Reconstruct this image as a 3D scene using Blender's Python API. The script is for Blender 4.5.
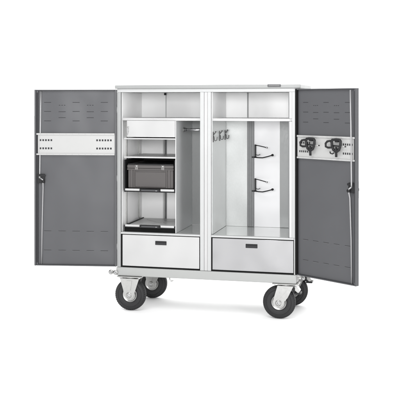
import bpy, bmesh, math
from mathutils import Vector, Matrix
R = math.radians
for o in list(bpy.data.objects):
    bpy.data.objects.remove(o)
scn = bpy.context.scene
COL = scn.collection

# ------------------------------------------------------------------ camera
YAW = math.atan(0.2437)
cd = bpy.data.cameras.new('camera')
cam = bpy.data.objects.new('camera', cd)
COL.objects.link(cam)
cam.location = (2.0539, -5.953, 1.469)
cam.rotation_euler = (R(90), 0, YAW)
cd.sensor_width = 36
cd.lens = 36 * 888 / 400
cd.shift_y = -98 / 400
cd.clip_end = 300
scn.camera = cam

# ------------------------------------------------------------------ studio light
w = bpy.data.worlds.new('World')
scn.world = w
w.use_nodes = True
nt = w.node_tree
bg = nt.nodes['Background']
tc = nt.nodes.new('ShaderNodeTexCoord')
sep = nt.nodes.new('ShaderNodeSeparateXYZ')
mr = nt.nodes.new('ShaderNodeMapRange')
mr.inputs[1].default_value = -0.35
mr.inputs[2].default_value = 0.45
mr.inputs[3].default_value = 0.36     # camera side of the studio
mr.inputs[4].default_value = 2.7      # lit white backdrop behind the cabinet
nt.links.new(tc.outputs['Generated'], sep.inputs[0])
nt.links.new(sep.outputs['Y'], mr.inputs[0])
nt.links.new(mr.outputs[0], bg.inputs['Strength'])
bg.inputs['Color'].default_value = (1, 1, 1, 1)


def area(name, loc, target, size, power):
    l = bpy.data.lights.new(name, 'AREA')
    l.shape = 'RECTANGLE'
    l.size, l.size_y = size
    l.energy = power
    o = bpy.data.objects.new(name, l)
    COL.objects.link(o)
    o.location = loc
    o.rotation_euler = (Vector(target) - Vector(loc)).to_track_quat('-Z', 'Y').to_euler()


area('front_fill', (1.4, -6.6, 1.95), (0.65, 0.2, 1.05), (2.0, 1.3), 225)  # unseen lamp, added to light the fronts and the interior
area('overhead_fill', (0.4, -2.6, 3.7), (0.55, -0.7, 0.0), (3.4, 2.0), 118)  # unseen lamp, added to lift the shadow on the floor
area('side_fill', (4.6, -3.4, 1.7), (0.5, 0.3, 1.0), (1.2, 1.8), 75)  # unseen lamp, added to brighten the right-facing faces
scn.view_settings.view_transform = 'Standard'
scn.view_settings.look = 'None'
scn.view_settings.exposure = 0
scn.view_settings.gamma = 1
scn.cycles.max_bounces = 12
scn.cycles.diffuse_bounces = 6
scn.cycles.use_denoising = True


# ------------------------------------------------------------------ materials
def mat(name, col, rough=0.4, metal=0.0, var=0.03, scale=6.0, bump=0.0, bscale=400.0, stretch=None, spangle=False, rvar=0.06, coat=0, spec=0.5, wave=0):
    m = bpy.data.materials.new(name)
    m.use_nodes = True
    n = m.node_tree
    b = n.nodes['Principled BSDF']
    t = n.nodes.new('ShaderNodeTexCoord')
    mp = n.nodes.new('ShaderNodeMapping')
    if stretch:
        mp.inputs['Scale'].default_value = stretch
    n.links.new(t.outputs['Object'], mp.inputs[0])
    if spangle:
        ns = n.nodes.new('ShaderNodeTexVoronoi')
        ns.inputs['Scale'].default_value = scale
        src = ns.outputs['Color']
        bw = n.nodes.new('ShaderNodeRGBToBW')
        n.links.new(src, bw.inputs[0])
        src = bw.outputs[0]
    else:
        ns = n.nodes.new('ShaderNodeTexNoise')
        ns.inputs['Scale'].default_value = scale
        ns.inputs['Detail'].default_value = 5
        src = ns.outputs['Fac']
    n.links.new(mp.outputs[0], ns.inputs['Vector'])
    r = n.nodes.new('ShaderNodeMapRange')
    r.inputs[3].default_value = 1 - var
    r.inputs[4].default_value = 1 + var
    n.links.new(src, r.inputs[0])
    mx = n.nodes.new('ShaderNodeVectorMath')
    mx.operation = 'SCALE'
    mx.inputs[0].default_value = col
    n.links.new(r.outputs[0], mx.inputs['Scale'])
    n.links.new(mx.outputs[0], b.inputs['Base Color'])
    r2 = n.nodes.new('ShaderNodeMapRange')
    r2.inputs[3].default_value = max(0.02, rough - rvar)
    r2.inputs[4].default_value = rough + rvar
    n.links.new(src, r2.inputs[0])
    n.links.new(r2.outputs[0], b.inputs['Roughness'])
    b.inputs['Metallic'].default_value = metal
    b.inputs['Specular IOR Level'].default_value = spec
    last = None
    if wave:                     # slight large-scale waviness of thin sheet metal
        nw = n.nodes.new('ShaderNodeTexNoise')
        nw.inputs['Scale'].default_value = 3.2
        nw.inputs['Detail'].default_value = 1
        n.links.new(t.outputs['Object'], nw.inputs['Vector'])
        bw_ = n.nodes.new('ShaderNodeBump')
        bw_.inputs['Strength'].default_value = 1.0
        bw_.inputs['Distance'].default_value = 0.02 * wave
        n.links.new(nw.outputs['Fac'], bw_.inputs['Height'])
        n.links.new(bw_.outputs[0], b.inputs['Normal'])
        last = bw_
    if bump:
        nb = n.nodes.new('ShaderNodeTexNoise')
        nb.inputs['Scale'].default_value = bscale
        n.links.new(t.outputs['Object'], nb.inputs['Vector'])
        bp = n.nodes.new('ShaderNodeBump')
        bp.inputs['Strength'].default_value = bump
        bp.inputs['Distance'].default_value = 0.001
        n.links.new(nb.outputs['Fac'], bp.inputs['Height'])
        n.links.new(bp.outputs[0], b.inputs['Normal'])
        if last:
            n.links.new(last.outputs[0], bp.inputs['Normal'])
    return m


INNER = mat('white_inner_coat', (0.85, 0.85, 0.85), 0.37, metal=0.12, rvar=0.02, wave=0.5, bump=0.15, bscale=700)
WHITE = mat('white_powder_coat', (0.42, 0.42, 0.42), 0.37, metal=0.3, wave=0.8, rvar=0.02, bump=0.15, bscale=700)
FRAME = mat('light_grey_powder_coat', (0.385, 0.39, 0.39), 0.36, bump=0.15, bscale=700)
BASEM = mat('base_grey_powder_coat', (0.31, 0.315, 0.31), 0.4, bump=0.15, bscale=700)
STILE = mat('stile_grey_powder_coat', (0.28, 0.285, 0.285), 0.4, bump=0.15, bscale=700)
GALV = mat('galvanised_sheet', (0.60, 0.605, 0.60), 0.34, metal=0.75, var=0.03, scale=110, spangle=True)
GALVW = mat('galvanised_wall_sheet', (0.64, 0.652, 0.648), 0.36, metal=0.45, wave=0.6, rvar=0.012, var=0.03, scale=110, spangle=True)
GALVD = mat('dark_reflection_sheet', (0.13, 0.133, 0.135), 0.4, metal=0.5, var=0.08, scale=45, spangle=True)
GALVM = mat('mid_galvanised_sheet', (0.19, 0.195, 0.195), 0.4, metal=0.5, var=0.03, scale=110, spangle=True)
GALVDV = mat('divider_galvanised_sheet', (0.72, 0.73, 0.735), 0.36, metal=0.3, wave=0.6, rvar=0.012, var=0.03, scale=110, spangle=True)
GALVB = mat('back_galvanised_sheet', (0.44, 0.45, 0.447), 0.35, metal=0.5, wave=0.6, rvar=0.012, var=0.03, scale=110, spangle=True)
REFLW = mat('white_reflection_sheet', (0.62, 0.62, 0.63), 0.35, metal=0.15, wave=0.5, rvar=0.015)  # bright studio reflection painted as a whiter sheet colour
GALVF = mat('galvanised_floor_sheet', (0.60, 0.61, 0.605), 0.16, metal=0.7, var=0.04, scale=45, spangle=True, rvar=0.04)
BRUSH = mat('brushed_steel', (0.30, 0.30, 0.305), 0.22, metal=0.85, wave=1.0, rvar=0.02, var=0.05, scale=8, stretch=(1, 1, 60))
DGREY = mat('dark_grey_powder_coat', (0.063, 0.064, 0.069), 0.40, spec=0.4, wave=1.0, var=0.05, rvar=0.10, scale=3, bump=0.2, bscale=700)
DEDGE = mat('dark_grey_rim_coat', (0.048, 0.049, 0.053), 0.45, bump=0.2, bscale=700)
BLACK = mat('black_plastic', (0.012, 0.012, 0.013), 0.45, spec=0.25)
SLOT = mat('slot_dark', (0.03, 0.03, 0.032), 0.8, spec=0.2)
DARKV = mat('gap_shade_black', (0.008, 0.008, 0.008), 0.9, spec=0.1)  # near-black standing in for the shade in gaps
CHROME = mat('zinc_rod', (0.50, 0.50, 0.51), 0.25, metal=0.9)
RODM = mat('dull_locking_rod', (0.30, 0.30, 0.305), 0.42, metal=0.6)
RAILW = mat('rail_light_grey_coat', (0.345, 0.345, 0.342), 0.4, bump=0.15, bscale=700)
ZINC = mat('zinc_plated_steel', (0.42, 0.42, 0.412), 0.3, metal=0.8, var=0.12, scale=60)
HOOKM = mat('dull_hook_steel', (0.09, 0.09, 0.09), 0.4, metal=0.4)
SLOTHL = mat('slot_highlight_grey', (0.16, 0.16, 0.165), 0.4)
TOPM = mat('top_grey_coat', (0.235, 0.24, 0.238), 0.4, bump=0.15, bscale=700)
BADGE = mat('badge_grey', (0.09, 0.09, 0.092), 0.35)
RUBBER = mat('tyre_rubber', (0.020, 0.020, 0.021), 0.6, spec=0.3, var=0.15, scale=30, bump=0.3, bscale=250)
CRATE = mat('grey_crate_plastic', (0.068, 0.063, 0.062), 0.45, spec=0.35, bump=0.2, bscale=500)
CRATEL = mat('grey_crate_lid_plastic', (0.13, 0.124, 0.122), 0.4, bump=0.2, bscale=500)
FLOORM = mat('white_floor_sweep', (0.93, 0.93, 0.93), 0.7, var=0.005)


# ------------------------------------------------------------------ mesh builder
class MB:
    def __init__(s):
        s.bm = bmesh.new()
        s.mats = []

    def mi(s, m):
        if m not in s.mats:
            s.mats.append(m)
        return s.mats.index(m)

    def _merge(s, tmp, m, smooth=False, mtx=None):
        i = s.mi(m)
        for f in tmp.faces:
            f.material_index = i
            f.smooth = smooth
        if mtx:
            bmesh.ops.transform(tmp, matrix=mtx, verts=tmp.verts)
        me = bpy.data.meshes.new('tmp')
        tmp.to_mesh(me)
        tmp.free()
        s.bm.from_mesh(me)
        bpy.data.meshes.remove(me)

    def box(s, x0, x1, y0, y1, z0, z1, m, bev=0.001, seg=2, mtx=None):
        t = bmesh.new()
        bmesh.ops.create_cube(t, size=1)
        for v in t.verts:
            v.co = Vector(((x0 + x1) / 2 + v.co.x * (x1 - x0), (y0 + y1) / 2 + v.co.y * (y1 - y0), (z0 + z1) / 2 + v.co.z * (z1 - z0)))
        b = min(bev, 0.4 * min(abs(x1 - x0), abs(y1 - y0), abs(z1 - z0)))
        if b > 0.0002:
            bmesh.ops.bevel(t, geom=t.edges[:], offset=b, segments=seg, affect='EDGES', profile=0.5)
        s._merge(t, m, False, mtx)
        return s

    def cyl(s, p0, p1, r, m, r1=None, n=24, bev=0.0):
        p0, p1 = Vector(p0), Vector(p1)
        t = bmesh.new()
        L = (p1 - p0).length
        bmesh.ops.create_cone(t, cap_ends=True, segments=n, radius1=r, radius2=r if r1 is None else r1, depth=L)
        if bev:
            ed = [e for e in t.edges if len(e.link_faces) == 2 and any(len(f.verts) > 4 for f in e.link_faces)]
            bmesh.ops.bevel(t, geom=ed, offset=bev, segments=2, affect='EDGES')
        q = (p1 - p0).to_track_quat('Z', 'Y').to_matrix().to_4x4()
        s._merge(t, m, n > 8, Matrix.Translation((p0 + p1) / 2) @ q)
        return s

    def tube(s, pts, r, m, n=12):
        pts = [Vector(p) for p in pts]
        t = bmesh.new()
        rings = []
        up = None
        for i, p in enumerate(pts):
            if i == 0:
                d = pts[1] - pts[0]
            elif i == len(pts) - 1:
                d = pts[-1] - pts[-2]
            else:
                d = (pts[i + 1] - p).normalized() + (p - pts[i - 1]).normalized()
            d.normalize()
            if up is None:
                up = Vector((0, 0, 1)) if abs(d.z) < 0.9 else Vector((1, 0, 0))
            a = d.cross(up).normalized()
            up = a.cross(d).normalized()
            rings.append([t.verts.new(p + r * (math.cos(k * math.tau / n) * a + math.sin(k * math.tau / n) * up)) for k in range(n)])
        for A, Bq in zip(rings, rings[1:]):
            for k in range(n):
                t.faces.new((A[k], A[(k + 1) % n], Bq[(k + 1) % n], Bq[k]))
        t.faces.new(rings[0][::-1])
        t.faces.new(rings[-1])
        bmesh.ops.recalc_face_normals(t, faces=t.faces[:])
        s._merge(t, m, True)
        return s

    def prism(s, poly, y0, y1, m, bev=0.001, axis='Y'):
        t = bmesh.new()
        def P(a, b, c):
            return (a, c, b) if axis == 'Y' else (c, a, b)
        A = [t.verts.new(P(a, b, y0)) for a, b in poly]
        Bv = [t.verts.new(P(a, b, y1)) for a, b in poly]
        t.faces.new(A)
        t.faces.new(Bv[::-1])
        n = len(poly)
        for k in range(n):
            t.faces.new((A[k], Bv[k], Bv[(k + 1) % n], A[(k + 1) % n]))
        bmesh.ops.recalc_face_normals(t, faces=t.faces[:])
        if bev:
            bmesh.ops.bevel(t, geom=t.edges[:], offset=bev, segments=2, affect='EDGES')
        s._merge(t, m)
        return s

    def lathe(s, prof, c, m, n=64, caps=True):          # profile (radius, y) round the Y axis through c
        t = bmesh.new()
        rings = []
        for r, y in prof:
            rings.append([t.verts.new((c[0] + r * math.cos(k * math.tau / n), c[1] + y, c[2] + r * math.sin(k * math.tau / n))) for k in range(n)])
        for A, Bq in zip(rings, rings[1:]):
            for k in range(n):
                t.faces.new((A[k], A[(k + 1) % n], Bq[(k + 1) % n], Bq[k]))
        if caps:
            t.faces.new(rings[0])
            t.faces.new(rings[-1][::-1])
        else:
            A, Bq = rings[-1], rings[0]
            for k in range(n):
                t.faces.new((A[k], A[(k + 1) % n], Bq[(k + 1) % n], Bq[k]))
        bmesh.ops.recalc_face_normals(t, faces=t.faces[:])
        s._merge(t, m, True)
        return s

    def build(s, name, parent=None, label=None, loc=None, rotz=0):
        me = bpy.data.meshes.new(name)
        s.bm.to_mesh(me)
        s.bm.free()
        for m in s.mats:
            me.materials.append(m)
        o = bpy.data.objects.new(name, me)
        COL.objects.link(o)
        if parent:
            o.parent = parent
        if loc:
            o.location = loc
        o.rotation_euler = (0, 0, rotz)
        if label:
            o['label'] = label
        return o


def arc(c, r, a0, a1, n, f):
    return [f(c[0] + r * math.cos(R(a0 + (a1 - a0) * k / n)), c[1] + r * math.sin(R(a0 + (a1 - a0) * k / n))) for k in range(n + 1)]


# ------------------------------------------------------------------ setting
fl = MB()
fl.box(-60, 60, -40, 80, -0.02, 0.0, FLOORM, bev=0)
flo = fl.build('floor')
flo['kind'] = 'structure'

# ------------------------------------------------------------------ the cabinet
root = bpy.data.objects.new('tool_trolley_cabinet', None)
COL.objects.link(root)
root['label'] = 'white and grey steel two-door tool cabinet on four black-tyred wheels, both doors wide open'
root['category'] = 'tool cabinet'

XL, XR, DB = 0.0, 1.262, 0.53      # outer sides, body depth
BACK = 0.49

# carcass: side panels, back, ceiling, partition
b = MB()
b.box(0.0, 0.0265, 0.0, DB, 0.3055, 1.5375, STILE, 0.002)
b.box(0.0275, 0.030, 0.03, BACK, 0.5530, 1.5365, INNER, 0)
b.build('side_panel', root)
b = MB()
b.box(1.2405, 1.262, 0.0, DB, 0.5530, 1.5375, FRAME, 0.002)
b.box(1.2535, 1.262, 0.0, DB, 0.3055, 0.5528, FRAME, 0.001)
b.box(1.2215, 1.2403, 0.004, 0.028, 0.5530, 1.3375, WHITE, 0.002)
b.box(1.2215, 1.2403, 0.004, 0.028, 1.3570, 1.5375, WHITE, 0.002)
b.box(1.2150, 1.2213, 0.012, 0.026, 0.5530, 1.3375, GALVD, 0.001)
b.box(1.2150, 1.2213, 0.012, 0.026, 1.3570, 1.5375, GALVD, 0.001)
b.build('side_panel', root)
b = MB()
b.box(0.0275, 1.2395, BACK, BACK + 0.02, 0.3055, 1.53775, INNER, 0)
b.box(0.0270, 1.2400, BACK + 0.021, DB - 0.001, 0.3060, 1.53770, FRAME, 0)
b.build('back_panel', root)
# the centre mullion: two narrow posts with a groove strip between them
b = MB()
b.box(0.603, 0.6315, 0.0, 0.030, 0.3055, 1.5375, FRAME, 0.003)
b.box(0.6325, 0.6545, 0.004, 0.028, 0.3055, 1.5375, WHITE, 0.0015)
b.box(0.6555, 0.681, 0.0, 0.030, 0.3055, 1.5375, FRAME, 0.003)
b.box(0.628, 0.659, 0.012, 0.026, 0.306, 1.5370, STILE, 0)
b.build('centre_post', root)
b = MB()
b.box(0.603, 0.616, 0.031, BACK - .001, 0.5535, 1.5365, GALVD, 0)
b.box(0.672, 0.684, 0.031, BACK - .001, 0.5535, 1.3490, GALVW, 0)
b.box(0.672, 0.684, 0.031, BACK - .001, 1.3492, 1.5365, INNER, 0)
b.build('partition_wall', root)
# header and roof
b = MB()
b.box(0.0, 1.262, 0.0, 0.035, 1.5378, 1.5620, FRAME, 0.002)
b.box(0.0, 1.262, 0.036, DB, 1.5378, 1.5615, STILE, 0.001)
b.build('header_panel', root)
b = MB()
b.box(-0.013, 1.300, -0.012, 0.60, 1.5625, 1.5875, TOPM, 0.004, 3)
b.box(-0.0128, 1.2998, -0.0122, 0.5998, 1.5780, 1.5800, STILE, 0)
b.build('top_panel', root)
b = MB()
b.box(1.077, 1.166, -0.018, -0.0125, 1.571, 1.5895, DEDGE, 0.002)
b.box(1.084, 1.159, -0.0195, -0.0178, 1.5765, 1.5845, BADGE, 0.0005)
b.build('badge_plate', root)

# shelf across the top of each compartment
for x0, x1 in ((0.0310, 0.6025), (0.6850, 1.2395)):
    b = MB()
    b.box(x0, x1, 0.030, BACK - .001, 1.3500, 1.3545, WHITE, 0.0008)
    b.box(x0, x1, 0.0255, 0.0295, 1.3385, 1.3565, WHITE, 0.0015)
    b.build('shelf', root)

# rails above the drawers, compartment floors
for x0, x1 in ((0.0275, 0.6025), (0.6815, 1.2395)):
    b = MB()
    b.box(x0, x1 if x1 < 1 else 1.2530, 0.0, 0.032, 0.5395, 0.5525, FRAME, 0.002)
    b.box(x0 + .001, x1 - .001, 0.0325, BACK - .001, 0.5450, 0.5515, GALVF, 0)
    b.build('compartment_floor', root)

# drawers
for x0, x1, hx, hz, fm in ((0.0400, 0.5975, 0.3225, 0.4850, WHITE), (0.6905, 1.2500, 0.964, 0.4885, BRUSH)):
    b = MB()
    b.box(x0, x1, 0.001, 0.018, 0.3160, 0.5345, fm, 0.0025, 3)
    b.box(x0 + 0.02, x1 - 0.02, 0.019, 0.46, 0.335, 0.515, FRAME, 0.001)
    dr = b.build('drawer', root, 'white-fronted drawer' if fm is WHITE else 'brushed steel drawer')
    b = MB()
    b.box(hx - 0.0405, hx + 0.0405, -0.0035, 0.0005, hz - 0.0135, hz + 0.0135, BLACK, 0.002)
    b.box(hx - 0.036, hx + 0.036, -0.0046, -0.0032, hz - 0.0105, hz + 0.0045, SLOT, 0.0005)
    b.box(hx - 0.037, hx + 0.037, -0.008, -0.0030, hz + 0.0055, hz + 0.0105, BLACK, 0.0015)
    b.build('handle', dr)
    # black strips painting in the shade of the gap round the drawer front
    o0, o1 = (0.0275, 0.6025) if x0 < .5 else (0.6815, 1.2530)
    b = MB()
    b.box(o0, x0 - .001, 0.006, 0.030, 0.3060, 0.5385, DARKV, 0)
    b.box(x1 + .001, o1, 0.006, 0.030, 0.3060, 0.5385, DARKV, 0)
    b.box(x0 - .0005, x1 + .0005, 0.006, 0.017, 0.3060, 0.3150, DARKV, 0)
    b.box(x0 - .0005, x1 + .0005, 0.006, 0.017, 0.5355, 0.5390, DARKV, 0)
    b.build('drawer_gap_shade', root)

# base frame
b = MB()
b.box(-0.004, 1.268, -0.006, 0.045, 0.2450, 0.3045, BASEM, 0.006, 3)
b.box(-0.003, 1.267, 0.50, 0.55, 0.2452, 0.3043, BASEM, 0.006, 3)
b.box(-0.0035, 0.04, 0.0455, 0.4995, 0.2451, 0.3040, BASEM, 0.004)
b.box(1.225, 1.2675, 0.0455, 0.4995, 0.2451, 0.3040, BASEM, 0.004)
b.box(0.0405, 1.2245, 0.0455, 0.4995, 0.2950, 0.3038, BASEM, 0)
b.build('base_frame', root)
# bumper rollers and bolts on the base corners
def corner_bolt(x, y, z, r, L=0.03, ax=(0, -1, 0)):
    b = MB()
    a = Vector(ax)
    p = Vector((x, y, z))
    b.cyl(p, p + a * L * .4, r, ZINC, n=28, bev=0.002)
    b.cyl(p + a * L * .4, p + a * L * .7, r * .55, CHROME, n=6)
    b.cyl(p + a * L * .7, p + a * L * .9, r * .3, STILE, n=20)
    return b
b = MB()
b.box(-0.052, -0.0045, 0.000, 0.010, 0.2560, 0.2780, ZINC, 0.003)
b.build('corner_bracket', root)
for x in (-0.043, -0.006):
    corner_bolt(x, 0.0 if x < -.02 else -0.0065, 0.268, 0.0165).build('bolt', root)
b = MB()
b.box(1.2685, 1.312, 0.10, 0.108, 0.256, 0.276, ZINC, 0.003)
b.box(1.2685, 1.272, 0.04, 0.16, 0.25, 0.30, ZINC, 0.001)
b.build('corner_bracket', root)
corner_bolt(1.304, 0.10, 0.266, 0.013).build('bolt', root)
# small cable hook under the base
b = MB()
b.tube([(0.385, 0.004, 0.245), (0.385, 0.004, 0.236)] + arc((0.398, 0.236), 0.013, 180, 330, 8, lambda a, c: (a, 0.004, c)), 0.004, ZINC)
b.build('cable_hook', root)


# ------------------------------------------------------------------ left compartment
b = MB()
b.box(0.4195, 0.4240, 0.028, BACK - .001, 0.5525, 1.3380, GALVDV, 0.0008)
b.build('divider_panel', root)
for z, t in ((1.2085, 0.0065), (1.0765, 0.0075)):
    b = MB()
    b.box(0.0440, 0.4185, 0.030, BACK - .001, z, z + 0.0035, WHITE, 0)
    b.box(0.0440, 0.4185, 0.024, 0.0295, z - 0.0025, z + t, WHITE, 0.001)
    b.build('shelf', root)
b = MB()
b.box(0.066, 0.4185, 0.020, 0.032, 1.2225, 1.3375, WHITE, 0.0015)
b.box(0.068, 0.072, 0.033, 0.45, 1.2225, 1.3330, WHITE, 0)
b.box(0.4145, 0.4183, 0.033, 0.45, 1.2225, 1.3330, WHITE, 0)
fp = b.build('locker_box', root, 'small white box drawer under the left upper shelf')
b = MB()
b.cyl((0.0775, 0.0200, 1.291), (0.0775, 0.0155, 1.291), 0.0055, ZINC, n=20, bev=0.001)
b.box(0.0725, 0.0810, 0.0165, 0.0198, 1.262, 1.282, STILE, 0.001)
b.tube([(0.0775, 0.0165, 1.262), (0.074, 0.0165, 1.248), (0.072, 0.0165, 1.238)], 0.002, STILE)
b.build('lock', fp)
# shelf uprights on the side wall
for y in (0.10, 0.40):
    b = MB()
    b.box(0.0305, 0.0375, y, y + 0.022, 0.5530, 1.3370, ZINC, 0.001)
    b.build('shelf_upright', root)
b = MB()
b.box(0.2140, 0.2270, BACK - 0.006, BACK - 0.001, 0.5530, 1.3370, GALVD, 0.001)
b.box(0.1990, 0.2130, BACK - 0.010, BACK - 0.001, 0.5530, 1.3370, WHITE, 0.001)
b.build('back_strip', root)
b = MB()
b.box(0.2185, 0.2225, BACK - 0.004, BACK - 0.0005, 1.3560, 1.5365, STILE, 0)
b.box(0.2130, 0.2250, BACK - 0.03, BACK - 0.006, 1.5200, 1.5368, SLOT, 0.001)
b.build('back_strip', root)
# dull sheet lining the coat space
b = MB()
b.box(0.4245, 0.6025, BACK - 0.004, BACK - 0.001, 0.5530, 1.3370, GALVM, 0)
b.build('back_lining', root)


def tray(z0, side):
    b = MB()
    b.box(0.0540, 0.4090, 0.034, 0.47, z0 + 0.001, z0 + 0.004, WHITE, 0)
    b.box(0.0520, 0.1600, 0.022, 0.0335, z0, z0 + 0.0150, WHITE, 0.002)
    b.box(0.3120, 0.4110, 0.022, 0.0335, z0, z0 + 0.0150, WHITE, 0.002)
    # embossed cross standing in for reflections on the tray sheet
    for sx in (1, -1):
        a = math.atan2(0.30, 0.28 * sx)
        M = Matrix.Translation((0.232, 0.25, z0 + 0.0048)) @ Matrix.Rotation(a, 4, 'Z')
        b.box(-0.19, 0.19, -0.004, 0.004, -0.001, 0.0012, WHITE, 0.0008, mtx=M)
    o = b.build('tray', root)
    b = MB()
    b.box(0.1615, 0.3105, 0.012, 0.0335, z0 - 0.004, z0 + 0.0155, BLACK, 0.004, 3)
    b.box(0.1750, 0.2970, 0.0105, 0.0125, z0 + 0.0010, z0 + 0.0085, DEDGE, 0.001)
    b.cyl((0.284, 0.0106, z0 + 0.004), (0.284, 0.0088, z0 + 0.004), 0.0035, CHROME, n=20)
    b.build('handle', o)
    b = MB()
    for x0, x1 in ((0.0440, 0.0515), (0.4115, 0.4185)):
        b.box(x0, x1, 0.026, 0.47, z0 - 0.010, z0 + side, BLACK, 0.001)
    b.box(0.0440, 0.4185, 0.038, 0.46, z0 - 0.0100, z0 - 0.0005, BLACK, 0)
    if side > .1:  # black back plate added for the shade around the crate
        b.box(0.0520, 0.4110, 0.462, 0.470, z0, z0 + side, BLACK, 0.001)
        b.box(0.0520, 0.4110, 0.440, 0.461, z0 + side - 0.02, z0 + side, BLACK, 0.001)
    b.build('tray_runner', o)
    return o


tray(0.8430, 0.2180)
tray(0.5890, 0.0100)
b = MB()
b.box(0.0440, 0.4185, 0.034, 0.06, 0.5525, 0.5765, DARKV, 0)  # black block painting in the dark void under the lower tray
b.build('under_tray_void', root)

# coat rod with end flange
b = MB()
b.cyl((0.4245, 0.233, 1.2700), (0.430, 0.233, 1.2700), 0.018, ZINC, n=28, bev=0.001)
b.cyl((0.4250, 0.233, 1.2700), (0.6020, 0.233, 1.2700), 0.010, CHROME, n=24)
b.cyl((0.4300, 0.233, 1.2700), (0.444, 0.233, 1.2700), 0.013, GALVD, n=24)
b.build('coat_rod', root)

# ------------------------------------------------------------------ right compartment
b = MB()
b.box(0.8440, 0.8950, BACK - 0.014, BACK - 0.001, 0.5530, 1.3370, GALVD, 0.0015)  # reflection of the dark doors painted as a darker steel strip
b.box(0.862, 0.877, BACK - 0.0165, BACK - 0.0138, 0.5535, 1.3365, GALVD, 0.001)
rail = b.build('reflection_strip', root)  # not a rail: strip standing in for the dark door reflection
b = MB()
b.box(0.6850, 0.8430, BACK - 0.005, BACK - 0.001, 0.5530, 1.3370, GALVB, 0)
b.box(0.8955, 1.0850, BACK - 0.005, BACK - 0.001, 0.5530, 1.3370, REFLW, 0)  # white part is the studio's reflection painted in
b.build('back_lining', root)
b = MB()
b.box(1.0860, 1.2390, BACK - 0.012, BACK - 0.001, 0.5530, 1.3370, GALVM, 0.0015)  # grey door reflection painted as a separate sheet
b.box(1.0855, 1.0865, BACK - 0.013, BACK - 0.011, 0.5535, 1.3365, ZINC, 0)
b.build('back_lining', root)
b = MB()
b.box(0.8430, 0.8520, BACK - 0.005, BACK - 0.0005, 1.3560, 1.5365, STILE, 0)
b.box(0.8440, 0.8510, BACK - 0.02, BACK - 0.006, 1.5270, 1.5368, STILE, 0.001)
b.build('back_strip', root)
b = MB()
b.box(1.2345, 1.2393, 0.03, 0.034, 1.3580, 1.5370, SLOT, 0)
b.build('side_trim', root)

# coat hooks on the wall of the right compartment
for y in (0.055, 0.262, 0.450):
    b = MB()
    b.box(0.6842, 0.6872, y - 0.012, y + 0.012, 1.190, 1.262, HOOKM, 0.001)
    b.tube([(0.688, y, 1.245), (0.695, y, 1.250), (0.702, y, 1.262)], 0.0035, HOOKM)
    b.cyl((0.701, y, 1.260), (0.7035, y, 1.2655), 0.0055, HOOKM, n=16, bev=0.001)
    b.tube([(0.688, y, 1.232), (0.692, y, 1.218)] + arc((0.701, 1.209), 0.009, 170, 350, 8, lambda a, c: (a, y, c)) + [(0.712, y, 1.226)], 0.0026, HOOKM)
    b.build('coat_hook', root)

# black wire brackets
for zt in (1.153, 0.905):
    b = MB()
    yb = BACK - 0.018
    b.box(0.900, 0.912, yb - 0.004, yb, zt - 0.090, zt + 0.004, BLACK, 0.001)
    b.box(0.8800, 0.915, yb - 0.0045, yb + 0.001, zt - 0.094, zt - 0.084, BLACK, 0.001)
    b.tube([(0.906, yb - 0.004, zt), (0.95, yb - 0.05, zt - 0.004), (1.005, yb - 0.10, zt - 0.012)], 0.0032, BLACK)
    b.cyl((1.003, yb - 0.10, zt - 0.012), (1.012, yb - 0.107, zt - 0.013), 0.006, ZINC, n=16, bev=0.001)
    b.tube([(0.900, yb - 0.004, zt - 0.089), (0.935, yb - 0.03, zt - 0.090), (0.968, yb - 0.05, zt - 0.089), (1.005, yb - 0.06, zt - 0.080), (1.040, yb - 0.07, zt - 0.069)], 0.004, BLACK)
    b.tube([(0.906, yb - 0.004, zt - 0.070), (0.93, yb - 0.02, zt - 0.073), (0.945, yb - 0.025, zt - 0.066)], 0.003, GALVD)
    b.cyl((1.038, yb - 0.069, zt - 0.0695), (1.050, yb - 0.073, zt - 0.066), 0.008, BLACK, n=16, bev=0.001)
    b.build('wire_bracket', root)


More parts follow.
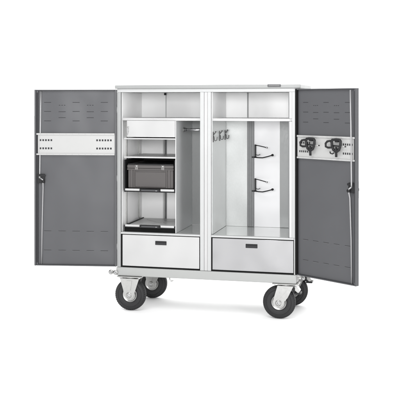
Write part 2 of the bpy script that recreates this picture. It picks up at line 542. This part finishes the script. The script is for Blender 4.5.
# ------------------------------------------------------------------ doors
def door(loc, rotz, W, sx, rods_front, knob_out):
    """local frame: hinge at 0, door runs to sx*W along x, inner face towards +y"""
    k = W / 0.585
    X = lambda u: sx * u * k
    def bx(bb, u0, u1, y0, y1, z0, z1, m, bev=0.001):
        a, c = X(u0), X(u1)
        bb.box(min(a, c), max(a, c), y0, y1, z0, z1, m, bev)
    Z0, Z1 = 0.309, 1.557
    b = MB()
    bx(b, 0.000, 0.585, -0.026, -0.020, Z0, Z1, DGREY, 0.001)              # outer skin
    bx(b, 0.573, 0.585, -0.0199, 0.004, Z0, Z1, DEDGE, 0.002)              # returned edges
    bx(b, 0.560, 0.5725, -0.0199, -0.004, Z0 + .007, Z1 - .007, DGREY, 0.002)
    bx(b, 0.000, 0.015 if sx < 0 else 0.012, -0.0199, 0.003, Z0, Z1, DARKV if sx < 0 else DEDGE, 0.002)  # right door: hinge edge blackened as the shade of the gap
    bx(b, 0.5602, 0.5724, -0.0045, -0.0036, Z0 + .02, Z1 - .02, SLOT, 0)
    bx(b, 0.0125, 0.5725, -0.0199, 0.002, Z1 - 0.0075, Z1, DEDGE, 0.002)
    bx(b, 0.0125, 0.5725, -0.0199, 0.002, Z0, Z0 + 0.0075, DEDGE, 0.002)
    bx(b, 0.0125, 0.5595, -0.0195, -0.014, Z0 + 0.008, Z1 - 0.008, DGREY, 0.001)   # inner panel
    for i, u in enumerate((0.494, 0.390, 0.290, 0.189, 0.089)):
        zs = (1.466, 1.402, 1.335) if i % 2 == 0 else (1.444, 1.400, 1.358)
        for z in zs:
            if i % 2 and z == 1.444:
                for du in (-0.018, 0.0, 0.018):
                    bx(b, u + du - 0.005, u + du + 0.005, -0.0141, -0.0133, z, z + 0.004, SLOT, 0)
            else:
                bx(b, u - 0.025, u + 0.025, -0.0141, -0.0133, z - 0.0018, z + 0.0018, SLOT, 0)
        for z in (0.553, 0.417):
            bx(b, u - 0.026, u + 0.026, -0.0141, -0.0133, z - 0.0018, z + 0.0018, SLOT, 0)
            bx(b, u - 0.026, u + 0.026, -0.0141, -0.0128, z - 0.0030, z - 0.0019, SLOTHL, 0)  # lighter line painted as the highlight below each slot
    d = b.build('door', root, None, loc, rotz)
    # perforated rail
    b = MB()
    ry0, ry1 = -0.0138, -0.004
    bx(b, (0.006 if sx > 0 else 0.014), 0.5715, ry0, ry1, 1.0930, 1.2480, RAILW, 0.0015)
    bx(b, 0.014, 0.5715, ry1 - .0005, ry1 + 0.006, 1.2360, 1.2480, RAILW, 0.0015)
    bx(b, 0.014, 0.5715, ry1 - .0005, ry1 + 0.006, 1.0930, 1.1040, RAILW, 0.0015)
    for z in (1.1985, 1.1405):
        for g in (0.459, 0.035):
            for q in range(6 if g < .1 else 5):
                u = g + q * 0.0195
                bx(b, u, u + 0.0115, ry1 - .0005, ry1 + 0.0006, z - 0.0065, z + 0.0065, SLOT, 0)
    for q in range(12):                                                       # small round holes in the lips
        u = 0.04 + q * 0.0455
        for z in (1.242, 1.0985):
            b.cyl((X(u), ry1 + 0.0055, z), (X(u), ry1 + 0.0064, z), 0.0018, STILE, n=12)
    rl = b.build('perforated_rail', d)
    # locking rods with latch
    ry = 0.009 if rods_front else -0.0095
    rr = 0.0052 if rods_front else 0.0062
    b = MB()
    b.tube([(X(0.541), ry, 1.545), (X(0.545), ry, 1.30), (X(0.549), ry, 1.00), (X(0.550), ry, 0.950), (X(0.546), 0.004, 0.930)], rr, RODM)
    b.tube([(X(0.546), 0.004, 0.932), (X(0.524), 0.007, 0.918), (X(0.522), 0.006, 0.900), (X(0.524), -0.004, 0.86), (X(0.532), -0.0085, 0.60), (X(0.536), -0.0085, 0.318)], 0.0052, RODM)
    b.build('locking_rod', d)
    b = MB()
    bx(b, 0.512, 0.566, -0.0135, 0.001, 0.893, 0.958, BLACK, 0.003)
    b.cyl((X(0.520), 0.001, 0.907), (X(0.520), 0.013, 0.907), 0.011, BLACK, n=24, bev=0.002)
    b.box(min(X(0.505), X(0.550)), max(X(0.505), X(0.550)), 0.0, 0.005, 0.940, 0.954, BLACK, 0.003)
    b.build('latch', d)
    b = MB()
    bx(b, 0.545, 0.575, -0.044, -0.0265, 0.905, 0.925, BLACK, 0.004)
    bx(b, 0.540, 0.580, -0.034, -0.0265, 0.86, 0.97, BLACK, 0.003)
    b.build('handle', d)
    for z in (1.413, 0.93, 0.447):
        b = MB()
        b.cyl((X(0.0), -0.016, z - 0.022), (X(0.0), -0.016, z + 0.022), 0.0052, STILE, n=20, bev=0.001)
        b.build('hinge', d)
    return d


dl = door((0.0005, -0.0125, 0), R(-170.6), 0.588, 1, False, False)
dr_ = door((1.266, -0.013, 0), R(146), 0.507, -1, True, True)
# dark strip put in for the shadow gap at the right door's hinge
b = MB()
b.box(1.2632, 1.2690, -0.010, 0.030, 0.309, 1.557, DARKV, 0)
b.build('door_gap_shade', root)


# ------------------------------------------------------------------ casters
def caster(wx, wy, px, brake, fw=0.070):
    """wheel centre (wx, wy), swivel pivot x px"""
    r = 0.1120
    c = bpy.data.objects.new('caster', None)
    b = MB()
    b.box(px - 0.090, px + 0.090, wy - 0.055, wy + 0.055, 0.2375, 0.2440, ZINC, 0.0015)
    for sx in (-1, 1):
        for sy in (-1, 1):
            b.cyl((px + sx * 0.072, wy + sy * 0.042, 0.2375), (px + sx * 0.072, wy + sy * 0.042, 0.231), 0.007, CHROME, n=6)
    cm = b.build('caster', root)
    b = MB()
    b.cyl((px, wy, 0.237), (px, wy, 0.2285), 0.042, ZINC, n=36, bev=0.002)
    top = 0.228
    for s in (-1, 1):
        y0, y1 = wy + s * 0.040, wy + s * 0.0445
        poly = [(px - fw, top), (px + fw, top), (wx + 0.046 + (px - wx) * .35, 0.150), (wx + 0.038, 0.120), (wx + 0.030, 0.096), (wx + 0.015, 0.084), (wx - 0.015, 0.084), (wx - 0.030, 0.096), (wx - 0.038, 0.120), (wx - 0.044 + (px - wx) * .3, 0.150)]
        b.prism(poly, min(y0, y1), max(y0, y1), ZINC, 0.001)
        # raised rib along the leg
        b.prism([(px - 0.020, 0.215), (px + 0.020, 0.215), (wx + 0.012, 0.145), (wx - 0.012, 0.145)], min(y1, y1 + s * .003), max(y1, y1 + s * .003), ZINC, 0.001)
    b.box(px - fw, px + fw, wy - 0.0445, wy + 0.0445, 0.2265, 0.2290, ZINC, 0.001)
    b.build('fork', cm)
    # tyre
    b = MB()
    prof = []
    hw = 0.033
    N = 22
    for i in range(N + 1):
        a = -110 + 220 * i / N
        rr = 0.0758 + (0.036 if abs(a) < 90 else 0.055) * math.cos(R(a))
        prof.append((rr, hw * math.sin(R(a))))
    prof = [(0.050, -0.024)] + prof + [(0.050, 0.024)]
    b.lathe(prof, (wx, wy, r), RUBBER, caps=False)
    # tread grooves and a sidewall ring
    for yy in (-0.011, 0.0, 0.011):
        b.lathe([(0.1085, yy - 0.0012), (0.1112, yy - 0.0012), (0.1112, yy + 0.0012), (0.1085, yy + 0.0012)], (wx, wy, r), RUBBER, caps=False)
    for k in range(48):
        a = k * math.tau / 48
        M = Matrix.Translation((wx, wy, r)) @ Matrix.Rotation(a, 4, 'Y') @ Matrix.Translation((0.1075, 0, 0))
        for s in (-1, 1):
            b.box(-0.004, 0.0018, s * 0.0175 - 0.004, s * 0.0175 + 0.004, -0.0042, 0.0042, RUBBER, 0.0008, mtx=M)
    for s in (-1, 1):
        b.lathe([(0.083, s * 0.0325), (0.086, s * 0.0342), (0.089, s * 0.0325)], (wx, wy, r), RUBBER, caps=False)
    b.build('tyre', cm)
    b = MB()
    b.lathe([(0.0180, -0.037), (0.026, -0.035), (0.029, -0.024), (0.043, -0.022), (0.048, -0.028), (0.0515, -0.027), (0.0515, 0.027), (0.048, 0.028), (0.043, 0.022), (0.029, 0.024), (0.026, 0.035), (0.018, 0.037)], (wx, wy, r), ZINC)
    b.build('rim', cm)
    b = MB()
    b.cyl((wx, wy - 0.053, r), (wx, wy + 0.053, r), 0.0085, CHROME, n=24, bev=0.001)
    b.cyl((wx, wy - 0.0515, r), (wx, wy - 0.0446, r), 0.0160, ZINC, n=6)
    b.cyl((wx, wy + 0.0446, r), (wx, wy + 0.0515, r), 0.0160, ZINC, n=6)
    b.cyl((wx, wy - 0.0467, r), (wx, wy - 0.0446, r), 0.0210, ZINC, n=32)
    b.build('axle', cm)
    if brake:
        b = MB()
        q = px + 0.045
        b.prism([(q - 0.02, 0.222), (q + 0.030, 0.226), (q + 0.052, 0.196), (q + 0.040, 0.180), (q + 0.022, 0.196), (q, 0.204)], wy - 0.030, wy + 0.030, ZINC, 0.002)
        b.box(q + 0.012, q + 0.058, wy - 0.036, wy + 0.036, 0.172, 0.184, BLACK, 0.004)
        b.box(q + 0.000, q + 0.018, wy - 0.038, wy + 0.038, 0.184, 0.222, BLACK, 0.004)
        b.build('brake_pedal', cm)
    return cm


caster(0.093, 0.030, 0.096, False)
caster(0.130, 0.440, 0.146, False)
caster(1.149, 0.040, 1.196, True, 0.054)
caster(1.184, 0.440, 1.228, True, 0.054)

# ------------------------------------------------------------------ grey lidded crate on the tray
b = MB()
z0, z1 = 0.8590, 1.0000
b.box(0.0640, 0.3990, 0.050, 0.430, z0, z1, CRATE, 0.008, 3)
for x0, x1 in ((0.0850, 0.1010), (0.1080, 0.1160), (0.3450, 0.3540), (0.3610, 0.3770)):
    b.box(x0, x1, 0.044, 0.0505, z0 + 0.004, z1 - 0.002, CRATE, 0.0025)
b.box(0.0600, 0.4030, 0.042, 0.436, z1 - 0.012, z1 - 0.001, CRATE, 0.003)
crate = b.build('storage_crate')
crate['label'] = 'grey plastic lidded crate on the upper pull-out tray'
crate['category'] = 'storage crate'
b = MB()
b.box(0.0600, 0.4030, 0.041, 0.438, z1, z1 + 0.024, CRATE, 0.006, 3)
b.box(0.0630, 0.4000, 0.046, 0.434, z1 + 0.0235, z1 + 0.032, BLACK, 0.004)
b.build('lid', crate)
for x in (0.132, 0.325):
    b = MB()
    b.box(x - 0.012, x + 0.012, 0.036, 0.0405, z1 - 0.010, z1 + 0.024, CRATEL, 0.003)
    b.cyl((x, 0.0365, z1 + 0.016), (x, 0.033, z1 + 0.016), 0.0070, ZINC, n=20, bev=0.001)
    b.build('latch', crate)
b = MB()
b.box(0.120, 0.344, 0.0445, 0.0505, z0 + 0.010, z1 - 0.026, CRATE, 0.003)
b.build('front_panel', crate)

# ------------------------------------------------------------------ black clip holders hanging on the rail of the right door
def holder(u, label):
    """u = distance from the hinge along the right door"""
    e = bpy.data.objects.new('tool_holder', None)
    COL.objects.link(e)
    e.location = dr_.location
    e.rotation_euler = dr_.rotation_euler
    e['label'] = label
    e['category'] = 'tool holder'
    e['group'] = 'black tool holders on the right door'
    y = 0.020
    F = lambda a, c: (-(u + a), y, 1.189 + c)
    b = MB()
    ring = [(-0.036, 0.030), (-0.030, 0.037), (0.000, 0.040), (0.030, 0.037), (0.036, 0.030), (0.034, 0.000), (0.022, -0.026), (0.0, -0.042), (-0.022, -0.026), (-0.034, 0.0), (-0.036, 0.030), (-0.030, 0.037)]
    b.tube([F(a, c) for a, c in ring], 0.0085, BLACK)
    b.tube([F(-0.034, 0.0), F(0.034, -0.002)], 0.0050, BLACK)
    b.tube([F(0, -0.008), F(0, -0.040), F(0.001, -0.072)], 0.0078, BLACK)
    b.box(-(u + 0.012), -(u - 0.012), 0.0025, y, 1.189 + 0.022, 1.189 + 0.046, BLACK, 0.003)
    b.box(-(u + 0.016), -(u - 0.016), 0.0025, y - 0.002, 1.189 - 0.030, 1.189 - 0.018, BLACK, 0.003)
    b.build('clip', e)
    b = MB()
    b.tube([F(-0.036, 0.022), F(-0.050, 0.030), F(-0.072, 0.026), F(-0.086, 0.012), F(-0.085, -0.008), F(-0.066, -0.014), F(-0.045, -0.013), F(-0.034, -0.010)], 0.0068, BLACK)
    b.build('loop', e)
    b = MB()
    b.tube([F(0.030, -0.004), F(0.050, -0.004), F(0.072, -0.003)], 0.0026, ZINC)
    b.cyl(F(0.070, -0.003), F(0.078, -0.003), 0.004, BLACK, n=14)
    b.build('pin', e)
    return e


holder(0.146, 'black looped tool holder on the right door rail, the one nearer the hinge')
h2 = holder(0.362, 'black tool holder with curled wire, nearer the locking rod of the right door')
b = MB()
b.tube([(-(0.362 - 0.050), 0.020, 1.150), (-(0.362 - 0.046), 0.020, 1.139), (-(0.362 - 0.030), 0.020, 1.136), (-(0.362 - 0.018), 0.020, 1.143)], 0.004, BLACK)
b.build('curled_wire', h2)
